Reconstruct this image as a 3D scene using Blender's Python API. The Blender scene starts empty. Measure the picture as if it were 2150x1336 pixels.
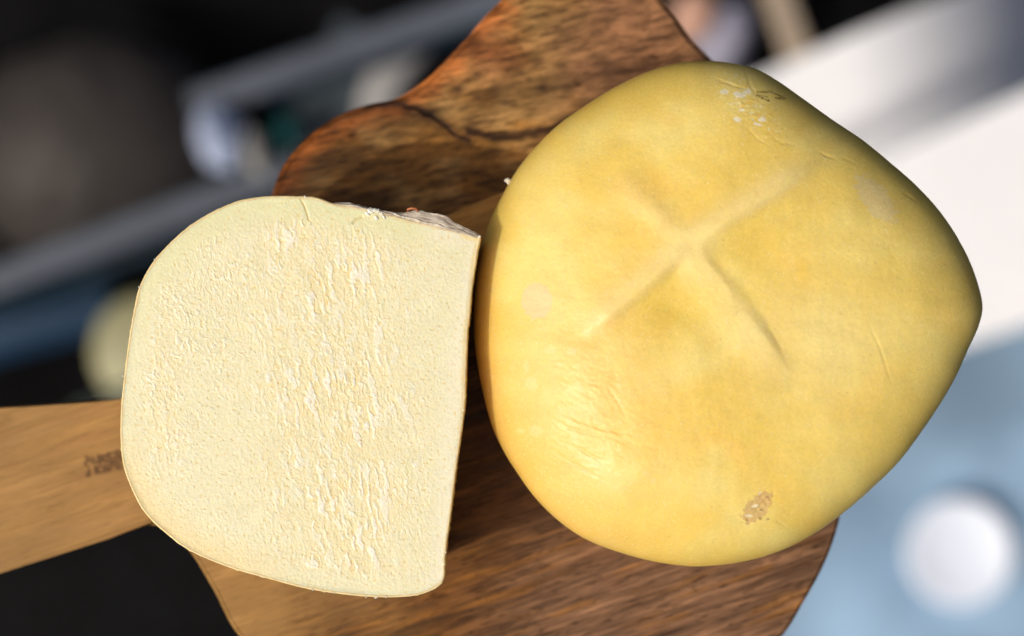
import bpy, math, random
import numpy as np
from mathutils import Vector
random.seed(4); rng = np.random.default_rng(4)
S = bpy.context.scene; COL = S.collection
# ------------------------------------------------------------------ camera, sky, sun
ZF = 0.068; D = 0.72; CAMZ = ZF + D; PX = 0.0002          # metres per photo pixel at the focus plane
cam_d = bpy.data.cameras.new('camera'); cam = bpy.data.objects.new('camera', cam_d); COL.objects.link(cam)
cam.location = (0, 0, CAMZ); cam.rotation_euler = (0, 0, 0)
cam_d.sensor_width = 36; cam_d.lens = 36 * D / (2150 * PX)
cam_d.clip_start = 0.02; cam_d.clip_end = 50
cam_d.dof.use_dof = True; cam_d.dof.focus_distance = D + 0.006
cam_d.dof.aperture_fstop = cam_d.lens / 20.5
S.camera = cam
SUN_EL = math.radians(51); SUN_AZ = math.radians(27)       # azimuth: the light travels to the upper right of the picture
sdir = Vector((-math.cos(SUN_AZ) * math.cos(SUN_EL), -math.sin(SUN_AZ) * math.cos(SUN_EL), math.sin(SUN_EL)))
W = bpy.data.worlds.new('World'); S.world = W; W.use_nodes = True
nt = W.node_tree; bg = nt.nodes['Background']
sky = nt.nodes.new('ShaderNodeTexSky'); sky.sky_type = 'NISHITA'; sky.sun_disc = False
sky.dust_density = 8.0; sky.ozone_density = 0.2; sky.air_density = 0.5
sky.sun_elevation = SUN_EL; sky.sun_rotation = math.atan2(sdir.x, sdir.y) % (2 * math.pi)
nt.links.new(sky.outputs[0], bg.inputs[0]); bg.inputs[1].default_value = 0.15
sl = bpy.data.lights.new('sun', 'SUN'); sl.energy = 2.15; sl.angle = math.radians(0.8); sl.color = (1, 0.93, 0.82)
so = bpy.data.objects.new('sun', sl); COL.objects.link(so)
so.rotation_euler = sdir.to_track_quat('Z', 'Y').to_euler()
S.view_settings.view_transform = 'Standard'; S.view_settings.look = 'None'
S.view_settings.exposure = -0.52; S.view_settings.gamma = 1

# ------------------------------------------------------------------ helpers
def P(px, py, z):
    k = PX * (CAMZ - z) / D
    return (px - 1075) * k, (668 - py) * k
def to_px(x, y, z):
    k = PX * (CAMZ - z) / D
    return x / k + 1075, 668 - y / k
def h2(ix, iy, seed):
    h = (ix.astype(np.int64) * 374761393 + iy.astype(np.int64) * 668265263 + seed * 974634777) & 0xffffffff
    h = ((h ^ (h >> 13)) * 1274126177) & 0xffffffff
    return (h ^ (h >> 16)) & 0xffffffff
def perlin(x, y, seed=0):
    ix = np.floor(x); iy = np.floor(y); fx = x - ix; fy = y - iy
    u = fx * fx * fx * (fx * (fx * 6 - 15) + 10); v = fy * fy * fy * (fy * (fy * 6 - 15) + 10)
    def g(a, b):
        t = h2(ix + a, iy + b, seed) * (2 * math.pi / 4294967296.0)
        return np.cos(t) * (fx - a) + np.sin(t) * (fy - b)
    n0 = g(0, 0) * (1 - u) + g(1, 0) * u; n1 = g(0, 1) * (1 - u) + g(1, 1) * u
    return (n0 * (1 - v) + n1 * v) * 1.5
def fbm(x, y, seed=0, o=3):
    s = 0; a = 1.0; t = 0
    for i in range(o):
        s = s + a * perlin(x * 2 ** i, y * 2 ** i, seed + 17 * i); t += a; a *= 0.5
    return s / t
def ss(a, b, x):
    t = np.clip((x - a) / (b - a), 0, 1); return t * t * (3 - 2 * t)
def segd(x, y, pts):
    """distance to a polyline, and position along it 0..1"""
    best = np.full(np.shape(x), 1e9); pos = np.zeros(np.shape(x)); n = len(pts) - 1
    for i in range(n):
        ax, ay = pts[i]; bx, by = pts[i + 1]; dx, dy = bx - ax, by - ay
        t = np.clip(((x - ax) * dx + (y - ay) * dy) / (dx * dx + dy * dy), 0, 1)
        d = np.hypot(x - ax - t * dx, y - ay - t * dy); m = d < best
        best = np.where(m, d, best); pos = np.where(m, (i + t) / n, pos)
    return best, pos
def catmull(pts, closed=True, sub=14):
    p = np.array(pts, float); n = len(p); out = []
    for i in range(n if closed else n - 1):
        if closed: a, b, c, d = p[(i - 1) % n], p[i], p[(i + 1) % n], p[(i + 2) % n]
        else: a, b, c, d = p[max(i - 1, 0)], p[i], p[i + 1], p[min(i + 2, n - 1)]
        for k in range(sub):
            t = k / sub
            out.append(0.5 * (2 * b + (c - a) * t + (2 * a - 5 * b + 4 * c - d) * t * t + (3 * b - a - 3 * c + d) * t ** 3))
    if not closed: out.append(p[-1])
    return np.array(out)
def Rfun(outline, c, inner=0):
    d = catmull(outline); th = np.arctan2(d[:, 1] - c[1], d[:, 0] - c[0]); r = np.hypot(d[:, 0] - c[0], d[:, 1] - c[1])
    o = np.argsort(th); th = th[o]; r = r[o]
    return lambda t: np.interp(t, th, r, period=2 * math.pi)
def mesh_obj(name, V, quads, mat, parent=None, tint=None, ngons=(), smooth=True):
    me = bpy.data.meshes.new(name); V = np.asarray(V, np.float32)
    if parent is not None and parent.get('_o') is not None: V = V - np.array(parent['_o'], np.float32)
    quads = np.asarray(quads, np.int32)
    ng = [np.asarray(g, np.int32) for g in ngons]
    k = quads.shape[1] if quads.size else 4
    loops = np.concatenate([quads.ravel()] + ng) if ng else quads.ravel()
    tot = np.array([k] * len(quads) + [len(g) for g in ng], np.int32)
    st = np.concatenate([[0], np.cumsum(tot)[:-1]]).astype(np.int32)
    me.vertices.add(len(V)); me.vertices.foreach_set('co', V.ravel())
    me.loops.add(len(loops)); me.loops.foreach_set('vertex_index', loops)
    me.polygons.add(len(tot)); me.polygons.foreach_set('loop_start', st); me.polygons.foreach_set('loop_total', tot)
    me.polygons.foreach_set('use_smooth', np.full(len(tot), smooth))
    if tint is not None:
        a = me.attributes.new('tint', 'FLOAT_COLOR', 'POINT')
        c = np.ones((len(V), 4), np.float32); tint = np.asarray(tint); c[:, :tint.shape[-1]] = tint; a.data.foreach_set('color', c.ravel())
    me.update(calc_edges=True); me.validate()
    if mat: me.materials.append(mat)
    o = bpy.data.objects.new(name, me); COL.objects.link(o)
    if parent is not None: o.parent = parent
    return o
def thing(name, label, cat, loc, group=None):
    o = bpy.data.objects.new(name, None); COL.objects.link(o); o.location = loc; o.empty_display_size = 0.02
    o['label'] = label; o['category'] = cat; o['_o'] = list(loc)
    if group: o['group'] = group
    return o
def tag(o, label, cat):
    o['label'] = label; o['category'] = cat; return o
def square_star(n):
    g = np.linspace(-1, 1, n + 1); u, v = np.meshgrid(g, g)
    return np.maximum(abs(u), abs(v)), np.arctan2(v, u)
def grid_quads(n, m=None):
    m = m or n
    i = np.arange(n * m) // m; j = np.arange(n * m) % m
    a = i * (m + 1) + j
    return np.stack([a, a + 1, a + m + 2, a + m + 1], 1)
def border(n):
    a = [j for j in range(n)]; b = [i * (n + 1) + n for i in range(n)]
    c = [n * (n + 1) + j for j in range(n, 0, -1)]; d = [i * (n + 1) for i in range(n, 0, -1)]
    return np.array(a + b + c + d)
def loop_normals(L, k=3):
    t = np.roll(L, -k, 0) - np.roll(L, k, 0); t /= np.linalg.norm(t, axis=1)[:, None] + 1e-12
    n = np.stack([t[:, 1], -t[:, 0]], 1)
    c = L.mean(0)
    if ((L - c) * n).sum() < 0: n = -n
    return n

# ------------------------------------------------------------------ material helpers
def new_mat(name):
    m = bpy.data.materials.new(name); m.use_nodes = True
    return m, m.node_tree, m.node_tree.nodes['Principled BSDF']
def N(nt, t, **kw):
    n = nt.nodes.new(t)
    for k, v in kw.items(): setattr(n, k, v)
    return n
def noise(nt, vec, scale, detail=4, rough=0.55, dist=0.0):
    n = N(nt, 'ShaderNodeTexNoise'); n.inputs['Scale'].default_value = scale; n.inputs['Detail'].default_value = detail
    n.inputs['Roughness'].default_value = rough; n.inputs['Distortion'].default_value = dist
    if vec is not None: nt.links.new(vec, n.inputs['Vector'])
    return n.outputs['Fac']
def mapping(nt, rot=(0, 0, 0), scale=(1, 1, 1), loc=(0, 0, 0)):
    tc = N(nt, 'ShaderNodeTexCoord'); m = N(nt, 'ShaderNodeMapping')
    nt.links.new(tc.outputs['Object'], m.inputs['Vector'])
    # rotate first, then stretch: two mappings
    m.inputs['Rotation'].default_value = rot; m.inputs['Location'].default_value = loc
    m2 = N(nt, 'ShaderNodeMapping'); m2.inputs['Scale'].default_value = scale
    nt.links.new(m.outputs[0], m2.inputs['Vector'])
    return m2.outputs[0]
def maprange(nt, f, a, b, c, d, smooth=True):
    n = N(nt, 'ShaderNodeMapRange'); n.interpolation_type = 'SMOOTHSTEP' if smooth else 'LINEAR'
    nt.links.new(f, n.inputs['Value'])
    for k, v in zip(('From Min', 'From Max', 'To Min', 'To Max'), (a, b, c, d)): n.inputs[k].default_value = v
    return n.outputs['Result']
def mix(nt, fac, a, b, mode='MIX'):
    n = N(nt, 'ShaderNodeMix'); n.data_type = 'RGBA'; n.blend_type = mode
    for s, v in ((n.inputs['Factor'], fac), (n.inputs['A'], a), (n.inputs['B'], b)):
        if hasattr(v, 'links') or hasattr(v, 'is_linked'): nt.links.new(v, s)
        elif isinstance(v, (int, float)): s.default_value = v
        else: s.default_value = (*v, 1)
    return n.outputs['Result']
def math_(nt, op, a, b):
    n = N(nt, 'ShaderNodeMath', operation=op)
    for i, v in enumerate((a, b)):
        if isinstance(v, (int, float)): n.inputs[i].default_value = v
        else: nt.links.new(v, n.inputs[i])
    return n.outputs[0]
def bump(nt, bsdf, h, dist, strength=1.0, prev=None):
    b = N(nt, 'ShaderNodeBump'); b.inputs['Distance'].default_value = dist; b.inputs['Strength'].default_value = strength
    nt.links.new(h, b.inputs['Height'])
    if prev: nt.links.new(prev, b.inputs['Normal'])
    nt.links.new(b.outputs[0], bsdf.inputs['Normal']); return b.outputs[0]
def attr(nt, name='tint', out='Color'):
    a = N(nt, 'ShaderNodeAttribute'); a.attribute_name = name; return a.outputs[out]
def plain(name, col, rough=0.5, metal=0.0, var=0.25, scale=40, bumpd=0.0):
    m, nt, b = new_mat(name)
    b.inputs['Specular IOR Level'].default_value = 0.05 if max(col) < 0.03 else (0.2 if max(col) < 0.2 else 0.45)
    v = mapping(nt); f = noise(nt, v, scale, 5, 0.6)
    g = maprange(nt, f, 0.3, 0.7, 1 - var, 1 + var)
    c = N(nt, 'ShaderNodeCombineColor')
    for i in range(3): nt.links.new(g, c.inputs[i])
    nt.links.new(mix(nt, 1.0, col, c.outputs[0], 'MULTIPLY'), b.inputs['Base Color'])
    b.inputs['Roughness'].default_value = rough; b.inputs['Metallic'].default_value = metal
    if bumpd: bump(nt, b, noise(nt, v, scale * 6, 3), bumpd)
    return m
def sss(b, w, r, scale=1.0):
    b.inputs['Subsurface Weight'].default_value = w; b.inputs['Subsurface Radius'].default_value = r
    b.inputs['Subsurface Scale'].default_value = scale

# waxy yellow rind
def rind_material(name='yellow_rind'):
    m, nt, b = new_mat(name); col = attr(nt)
    v = mapping(nt)
    g = maprange(nt, noise(nt, v, 700, 3, 0.6), 0.25, 0.75, 0.96, 1.04)
    cc = N(nt, 'ShaderNodeCombineColor'); [nt.links.new(g, cc.inputs[i]) for i in range(3)]
    col = mix(nt, 1.0, col, cc.outputs[0], 'MULTIPLY')
    # pale short fibres and dark pin dots in the rind
    f1 = maprange(nt, noise(nt, mapping(nt, (0.0, 0.0, 0.9), (650, 2300, 1200)), 1.0, 1, 0.5, 0.8), 0.665, 0.73, 0, 0.6)
    f2 = maprange(nt, noise(nt, mapping(nt, (0.0, 0.0, -0.5), (2400, 700, 1200), (3, 1, 2)), 1.0, 1, 0.5, 0.8), 0.665, 0.73, 0, 0.55)
    col = mix(nt, f1, col, (0.98, 0.86, 0.50)); col = mix(nt, f2, col, (0.98, 0.86, 0.48))
    d = maprange(nt, noise(nt, v, 1050, 1), 0.725, 0.78, 0, 0.5)
    col = mix(nt, d, col, (0.42, 0.25, 0.04))
    nt.links.new(col, b.inputs['Base Color'])
    r = maprange(nt, noise(nt, v, 60, 4), 0.3, 0.7, 0.33, 0.47); nt.links.new(r, b.inputs['Roughness'])
    b.inputs['IOR'].default_value = 1.45; b.inputs['Specular IOR Level'].default_value = 0.5
    sss(b, 0.42, (1.0, 0.62, 0.18), 0.0045)
    p = bump(nt, b, noise(nt, v, 560, 5, 0.65), 0.00011)
    p = bump(nt, b, math_(nt, 'ADD', f1, f2), 0.00006, prev=p)
    return m
def paste_material():
    m, nt, b = new_mat('pale_cheese_paste'); col = attr(nt); v = mapping(nt)
    g = maprange(nt, noise(nt, v, 700, 4, 0.7), 0.25, 0.75, 0.95, 1.05)
    cc = N(nt, 'ShaderNodeCombineColor'); [nt.links.new(g, cc.inputs[i]) for i in range(3)]
    col = mix(nt, 1.0, col, cc.outputs[0], 'MULTIPLY')
    d = maprange(nt, noise(nt, v, 1100, 1), 0.72, 0.78, 0, 0.45)
    col = mix(nt, d, col, (0.60, 0.46, 0.10))
    nt.links.new(col, b.inputs['Base Color']); b.inputs['Roughness'].default_value = 0.42
    sss(b, 0.55, (1.0, 0.75, 0.4), 0.0020)
    bump(nt, b, noise(nt, v, 800, 4, 0.65), 0.00022)
    return m
def wood_material(name, ang, seed, contrast=1.0, rough=0.42, sc=(9, 95), sf=(45, 480), kb=1.0, kf=1.0):
    m, nt, b = new_mat(name); col = attr(nt)
    v = mapping(nt, (0, 0, -ang), (*sc, 30), (seed, seed * 2, 0))
    broad = noise(nt, v, 1.0, 5, 0.62, 0.7)
    v2 = mapping(nt, (0, 0, -ang), (*sf, 100), (seed, seed, 0)); fine = noise(nt, v2, 1.0, 4, 0.6, 0.3)
    v3 = mapping(nt, (0, 0, -ang), (130, 900, 200), (seed, 0, 0)); pore = noise(nt, v3, 1.0, 2, 0.5)
    v4 = mapping(nt, (0, 0, -ang), (28, 70, 40), (0, seed, 0)); blotch = noise(nt, v4, 1.0, 4, 0.6, 0.4)
    k = maprange(nt, broad, 0.34, 0.66, 1 - 0.5 * contrast * kb, 1 + 0.45 * contrast * kb)
    k = math_(nt, 'MULTIPLY', k, maprange(nt, fine, 0.3, 0.7, 1 - 0.36 * contrast * kf, 1 + 0.36 * contrast * kf))
    k = math_(nt, 'MULTIPLY', k, maprange(nt, blotch, 0.32, 0.68, 1 - 0.3 * contrast, 1 + 0.3 * contrast))
    con = attr(nt, 'tint', 'Alpha')
    k = math_(nt, 'ADD', math_(nt, 'MULTIPLY', math_(nt, 'SUBTRACT', k, 1.0), con), 1.0)
    pr = math_(nt, 'MULTIPLY', maprange(nt, pore, 0.60, 0.70, 0.0, 0.7), con)
    cc = N(nt, 'ShaderNodeCombineColor'); [nt.links.new(k, cc.inputs[i]) for i in range(3)]
    col = mix(nt, 1.0, col, cc.outputs[0], 'MULTIPLY')
    col = mix(nt, pr, col, mix(nt, 1.0, col, (0.25, 0.2, 0.17), 'MULTIPLY'))
    nt.links.new(col, b.inputs['Base Color'])
    nt.links.new(maprange(nt, fine, 0.3, 0.7, rough - 0.05, rough + 0.14), b.inputs['Roughness'])
    h = math_(nt, 'SUBTRACT', fine, pr)
    b.inputs['Specular IOR Level'].default_value = 0.17
    bump(nt, b, h, 0.00035)
    return m
M_rind = rind_material(); M_paste = paste_material()

# ------------------------------------------------------------------ the wooden boards
def board(name_surface, outline, c, z, thick, n, mat, tintf, parent, relief=None, fil=0.003):
    R = Rfun(outline, c); s, th = square_star(n); s = s.ravel(); th = th.ravel(); r = R(th)
    x, y = P(c[0] + s * r * np.cos(th), c[1] + s * r * np.sin(th), z)
    b = border(n); L = np.stack([x[b], y[b]], 1); nor = loop_normals(L)
    # pull the top grid in by the fillet radius
    rad = np.hypot(*(L - L.mean(0)).T)
    fx, fy = x.copy(), y.copy(); cx, cy = P(c[0], c[1], z)
    rr = np.hypot(x - cx, y - cy); Rm = np.where(s > 0, rr / np.maximum(s, 1e-6), 1)
    k = (Rm - fil) / Rm; fx = cx + (x - cx) * k; fy = cy + (y - cy) * k
    zz = np.full(len(x), z)
    if relief is not None:
        pxx, pyy = to_px(fx, fy, z); zz = zz + relief(pxx, pyy) * (1 - ss(0.9, 1.0, s))
    V = [np.stack([fx, fy, zz], 1)]; Q = [grid_quads(n)]; prev = b; base = len(x); m = len(b)
    for a in (22, 45, 68, 90):
        a = math.radians(a); q = L - nor * fil * (1 - math.sin(a)); V.append(np.column_stack([q, np.full(m, z - fil * (1 - math.cos(a)))]))
        idx = np.arange(base, base + m); Q.append(np.stack([prev, idx, np.roll(idx, -1), np.roll(prev, -1)], 1)[:, ::-1]); prev = idx; base += m
    for a in (0, 45, 90):
        a = math.radians(a); q = L - nor * fil * (1 - math.cos(a)); V.append(np.column_stack([q, np.full(m, z - thick + fil * (1 - math.sin(a)))]))
        idx = np.arange(base, base + m); Q.append(np.stack([prev, idx, np.roll(idx, -1), np.roll(prev, -1)], 1)[:, ::-1]); prev = idx; base += m
    V = np.concatenate(V); Q = np.concatenate(Q)
    px_, py_ = to_px(V[:, 0], V[:, 1], z)
    return mesh_obj(name_surface, V, Q, mat, parent, tintf(px_, py_), [prev[::-1]])
def lerp(a, b, t): return np.asarray(a)[None, :] * (1 - t[:, None]) + np.asarray(b)[None, :] * t[:, None]
def over(c, col, t): return c * (1 - t[:, None]) + np.asarray(col)[None, :] * t[:, None]

Z_B = 0.0; TH_B = 0.018; Z_A = -TH_B - 0.0002; TH_A = 0.016
B_out = [(-270, 1080), (-275, 960), (-210, 885), (-60, 862), (102, 851), (250, 838), (400, 805), (560, 710), (740, 560), (860, 490), (940, 452), (1070, 400),
         (1250, 350), (1450, 340), (1620, 420), (1720, 600), (1772, 800), (1782, 950), (1767, 1075), (1738, 1170), (1690, 1262), (1630, 1350), (1500, 1440), (1300, 1500),
         (1000, 1530), (750, 1490), (600, 1430), (500, 1335), (445, 1235), (390, 1150), (325, 1104), (240, 1128), (102, 1172), (-60, 1222), (-160, 1238), (-230, 1190)]
GB = math.radians(19)
# burnt maker's stamp on the handle: two rows of letters too worn to read, rising to the right
def stamp_strokes():
    segs = []
    def ch(ox, oy, w, h, strokes):
        for st in strokes: segs.append([(ox + a * w, oy - b * h + (a * w) * -0.16) for a, b in st])
    Pc = [[(0, 0), (0, 1), (.8, .95), (.9, .6), (0, .5)]]; Uc = [[(0, 1), (0, .1), (.7, 0), (.8, 1)]]
    Rc = [[(0, 0), (0, 1), (.8, .9), (.8, .6), (0, .5)], [(.3, .5), (.9, 0)]]; Ec = [[(.8, 0), (0, 0), (0, 1), (.8, 1)], [(0, .5), (.7, .5)]]
    Ic = [[(0, 0), (0.05, 1)], [(-.3, 0), (.3, 0)]]; Kc = [[(0, 0), (0, 1)], [(.8, 1), (0, .5), (.8, 0)]]; Ac = [[(0, 0), (.4, 1), (.8, 0)], [(.2, .4), (.6, .4)]]
    x = 180; y = 977
    for k, g in enumerate((Pc, Uc, Rc, Ec, Rc)): ch(x + k * 16, y - k * 3.2, 12, 15, g)
    x = 186; y = 998
    for k, g in enumerate((Ic, Kc, Ac, Pc, Ec)): ch(x + k * 15, y - k * 3.4, 11, 15, g)
    return segs
STAMP = stamp_strokes()
def B_tint(x, y):
    w = fbm(x / 260, y / 120, 3, 3)
    tan = np.array((0.335, 0.185, 0.055)); dark = np.array((0.115, 0.047, 0.010)); grey = np.array((0.20, 0.105, 0.054))
    along = x * math.cos(GB) - y * math.sin(GB); across = x * math.sin(GB) + y * math.cos(GB)
    t = ss(600, 960, x + 130 * w + 0.35 * (y - 1100)) * ss(520, 640, y + 60 * w)
    c = lerp(tan, dark, t)
    c = over(c, grey, ss(1040, 1420, x + 0.5 * (y - 1000) + 120 * w) * t)
    c = over(c, (0.23, 0.095, 0.014), 0.55 * ss(0.15, 0.4, fbm(along / 260, across / 26, 9, 3)) * t)
    c = over(c, (0.07, 0.028, 0.009), 0.5 * ss(0.12, 0.45, fbm(along / 330, across / 18, 12, 3)) * t)
    c = over(c, (0.60, 0.31, 0.075), 0.85 * ss(560, 500, y) * ss(860, 920, x) * ss(1200, 1120, x))  # strip between the cheeses painted lighter to offset the shadow on it
    c = over(c, (0.44, 0.25, 0.09), 0.3 * ss(0.05, 0.4, fbm(along / 300, across / 30, 21, 3)) * (1 - t))
    c = over(c, (0.30, 0.14, 0.05), 0.35 * ss(0.15, 0.5, fbm(along / 250, across / 20, 25, 3)) * (1 - t))
    m = (x > 150) & (x < 330) & (y > 900) & (y < 1020); k = np.zeros(len(x))
    if m.any():
        best = np.full(m.sum(), 1e9)
        for sg in STAMP: best = np.minimum(best, segd(x[m], y[m], sg)[0])
        k[m] = (1 - ss(2.0, 4.4, best)) * (0.8 + 0.3 * fbm(x[m] / 12, y[m] / 12, 5, 2))
    c = over(c, (0.085, 0.038, 0.012), np.clip(k, 0, 0.92))
    return np.column_stack([np.clip(c, 0.01, 1), 0.28 + 0.62 * t])
paddle = thing('paddle_board', 'walnut coloured paddle board with light tan handle and a burnt stamp, directly under both cheeses', 'cutting board', (0, -0.05, Z_B - TH_B))
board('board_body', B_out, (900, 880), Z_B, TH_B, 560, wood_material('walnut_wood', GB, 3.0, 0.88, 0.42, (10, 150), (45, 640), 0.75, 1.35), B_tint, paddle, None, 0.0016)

A_out = [(562, 470), (568, 412), (592, 350), (640, 292), (700, 247), (770, 219), (830, 205), (890, 168), (940, 120), (985, 72), (1040, 10), (1120, -50), (1240, -75), (1340, -45),
         (1410, 20), (1450, 76), (1500, 128), (1570, 200), (1640, 330), (1620, 520), (1480, 680), (1250, 760), (980, 760), (760, 690), (620, 580)]
GA = math.radians(12)
def A_tint(x, y):
    w = fbm(x / 140, y / 90, 31, 3); w2 = fbm(x / 50, y / 30, 33, 3)
    c = lerp((0.230, 0.105, 0.022), (0.33, 0.185, 0.06), ss(-0.1, 0.5, w + 0.5 * ss(330, 150, y)) )
    c = over(c, (0.20, 0.092, 0.045), ss(1080, 1300, x + 80 * w) * ss(330, 180, y) * 0.85)
    # reddish sapwood following the outer left rim
    d = segd(x, y, [(568, 412), (592, 350), (640, 292), (700, 247), (770, 219), (830, 205), (890, 168), (940, 120), (985, 72), (1040, 10)])[0]
    c = over(c, (0.46, 0.125, 0.022), (1 - ss(8, 75, d + 26 * w2)) * 0.75)
    c = over(c, (0.34, 0.12, 0.045), 0.6 * np.exp(-(((x - 1040) / 70) ** 2 + ((y - 120) / 60) ** 2)))
    # dark heart streaks, plus the paddle board's shade painted in beside it
    along = x * math.cos(GA) - y * math.sin(GA); across = x * math.sin(GA) + y * math.cos(GA)
    st = fbm(along / 150, across / 13, 35, 3)
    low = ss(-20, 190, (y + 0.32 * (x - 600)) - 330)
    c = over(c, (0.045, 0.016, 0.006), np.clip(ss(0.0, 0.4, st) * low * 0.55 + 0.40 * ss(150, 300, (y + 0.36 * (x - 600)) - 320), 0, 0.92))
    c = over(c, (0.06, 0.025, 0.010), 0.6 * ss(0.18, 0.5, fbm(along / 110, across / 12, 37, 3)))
    c = c * (1 - 0.5 * ss(1000, 640, x + 60 * w) * ss(180, 280, y))[:, None]  # sunlit left part painted darker so the cast shadow's edge shows less
    # knots
    for kx, ky, r in ((962, 188, 9), (1001, 205, 8), (990, 269, 10), (1130, 130, 12), (1180, 140, 12), (1140, 185, 9), (870, 420, 8), (930, 130, 8), (1060, 215, 8)):
        c = over(c, (0.07, 0.035, 0.015), 0.75 * np.exp(-(((x - kx) / (r * 1.5)) ** 2 + ((y - ky) / r) ** 2)))
    # the dark crack line and the black vein running right
    wob = 5 * perlin(x / 25, y / 25, 40)
    d1, p1 = segd(x, y + wob, [(770, 222), (830, 217), (870, 226), (905, 243), (930, 262), (955, 284), (985, 296)])
    c = over(c, (0.016, 0.007, 0.004), (1 - ss(2.5, 6.5 + 5 * (1 - p1), d1)) * 0.92)
    c = over(c, (0.05, 0.02, 0.008), (1 - ss(4, 22, d1)) * 0.5)
    d2, p2 = segd(x, y + wob, [(985, 276), (1020, 284), (1060, 288), (1110, 282), (1170, 268), (1260, 235)])
    c = over(c, (0.018, 0.007, 0.004), (1 - ss(3, 12 + 8 * p2, d2)) * 0.9)
    return np.clip(c, 0.004, 1)
def A_relief(x, y):
    d1, _ = segd(x, y + 5 * perlin(x / 25, y / 25, 40), [(830, 217), (870, 226), (905, 243), (930, 262), (955, 284)])
    return -0.0006 * (1 - ss(1, 5, d1))
acacia = thing('acacia_board', 'wavy edged acacia board with a black crack, under the edge of the paddle board', 'cutting board', (0, 0.05, Z_A - TH_A))
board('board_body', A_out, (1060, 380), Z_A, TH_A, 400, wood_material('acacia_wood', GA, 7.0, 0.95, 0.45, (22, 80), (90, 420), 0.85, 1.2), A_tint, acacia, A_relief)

# black tabletop that carries the boards, seen only at the lower left
M_black = plain('black_lacquer', (0.003, 0.0033, 0.004), 0.6, 0, 0.3, 30, 0.0001)
ZT = Z_A - TH_A - 0.0002
tb = thing('black_table', 'black lacquered table below the handle of the paddle board', 'table', (*P(500, 1300, ZT), -2.092))
def prism(name, poly, z0, z1, mat, parent, bev=0.002):
    L = np.array(poly, float); n = len(L); nor = loop_normals(L, 1)
    V = np.concatenate([np.column_stack([L - nor * bev, np.full(n, z1)]), np.column_stack([L, np.full(n, z1 - bev)]), np.column_stack([L, np.full(n, z0)])])
    i = np.arange(n); j = (i + 1) % n
    Q = np.concatenate([np.stack([i, i + n, j + n, j], 1), np.stack([i + n, i + 2 * n, j + 2 * n, j + n], 1)])
    return mesh_obj(name, V, Q, mat, parent, None, [i, (i + 2 * n)[::-1]], smooth=False)
top_poly = [P(a, b, ZT) for a, b in ((-330, 1080), (300, 1050), (720, 620), (1300, 450), (1550, 700), (1500, 2000), (-330, 2000))][::-1]
prism('tabletop', top_poly, ZT - 0.025, ZT, M_black, tb)
def ring_stack(name, cx_, cy_, prof, mat, parent, n=40):
    a = np.linspace(0, 2 * math.pi, n, endpoint=False)
    V = np.concatenate([np.column_stack([cx_ + r_ * np.cos(a), cy_ + r_ * np.sin(a), np.full(n, z_)]) for r_, z_ in prof]); i_ = np.arange(n); j_ = (i_ + 1) % n
    Q_ = np.concatenate([np.stack([i_ + q * n, j_ + q * n, j_ + (q + 1) * n, i_ + (q + 1) * n], 1) for q in range(len(prof) - 1)])
    return mesh_obj(name, V, Q_, mat, parent, None, [i_[::-1], i_ + (len(prof) - 1) * n])
ring_stack('pedestal', -0.20, -0.09, [(0.13, -2.092), (0.13, -2.08), (0.03, -2.05), (0.022, -1.9), (0.022, -0.1), (0.05, ZT - 0.0255)], M_black, tb)

# ------------------------------------------------------------------ the cut half cheese
H_out = [(490, 425), (530, 415.5), (572, 411.5), (640, 412.5), (668, 416), (690, 424), (706, 429), (760, 437), (820, 452), (880, 467), (940, 481), (985, 491), (1003, 496), (1009, 498), (1008, 506), (1002, 535),
         (991, 610), (986, 669), (982, 700), (979, 775), (976, 849), (968, 915), (959, 977), (946, 1084), (936, 1158), (934, 1190), (934, 1208), (930, 1221), (918, 1234), (892, 1246), (859, 1253),
         (799, 1255), (722, 1249), (640, 1236), (560, 1215), (480, 1192), (400, 1158), (345, 1118), (302, 1075), (275, 1025), (258, 975), (252.5, 920), (254, 850), (262, 775), (272, 700),
         (281, 650), (292, 603), (323, 547), (378, 490), (430, 453)]
HC = (640, 840); NH = 560
half = thing('half_cheese', 'half of a pale cheese, crumbly cut face up, left of the whole cheese', 'cheese', (*P(640, 840, 0), 0.0006))
R = Rfun(H_out, HC); s, th = square_star(NH); s = s.ravel(); th = th.ravel(); r = R(th)
edge_w = 4.0
rad = s * (r - edge_w)
px = HC[0] + rad * np.cos(th); py = HC[1] + rad * np.sin(th); de = (r - rad)       # approx distance from the edge
wx = px + 7 * fbm(px / 22, py / 22, 50, 2) ; wy = py + 7 * fbm(px / 22, py / 22, 51, 2)
al = 0.20 * wx + 0.98 * wy; ac = 0.98 * wx - 0.20 * wy
# where the paste is torn: long streaks through the middle, short crumbs on the left
bx = px - (700 + 0.05 * (py - 800) + 40 * fbm(px / 200, py / 120, 52, 2))
M1 = np.exp(-(bx / 150) ** 2) * ss(425, 480, py) * ss(1255, 1180, py)
M1 = np.maximum(M1, 0.85 * np.exp(-((px - 340 - 0.0 * py) / 38) ** 2) * np.exp(-((py - 830) / 170) ** 2))
M2 = np.maximum(np.exp(-((px - 430) / 150) ** 2 - ((py - 650) / 190) ** 2), 0.75 * np.exp(-((px - 370) / 80) ** 2 - ((py - 880) / 150) ** 2))
M2 = np.maximum(M2, 0.7 * np.exp(-(bx / 180) ** 2)); M2 = np.maximum(M2, 0.85 * np.exp(-((px - 330 + 0.03 * (py - 800)) / 45) ** 2 - ((py - 790) / 190) ** 2)); M2 = np.maximum(M2, 0.24)
rim = ss(14, 62, de) * np.where(px > 900, ss(20, 60, de), 1)
n1 = fbm(ac / 13, al / 58, 60, 4); p1 = ss(0.045, 0.13, n1 + 0.12 * (M1 - 0.7))
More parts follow.
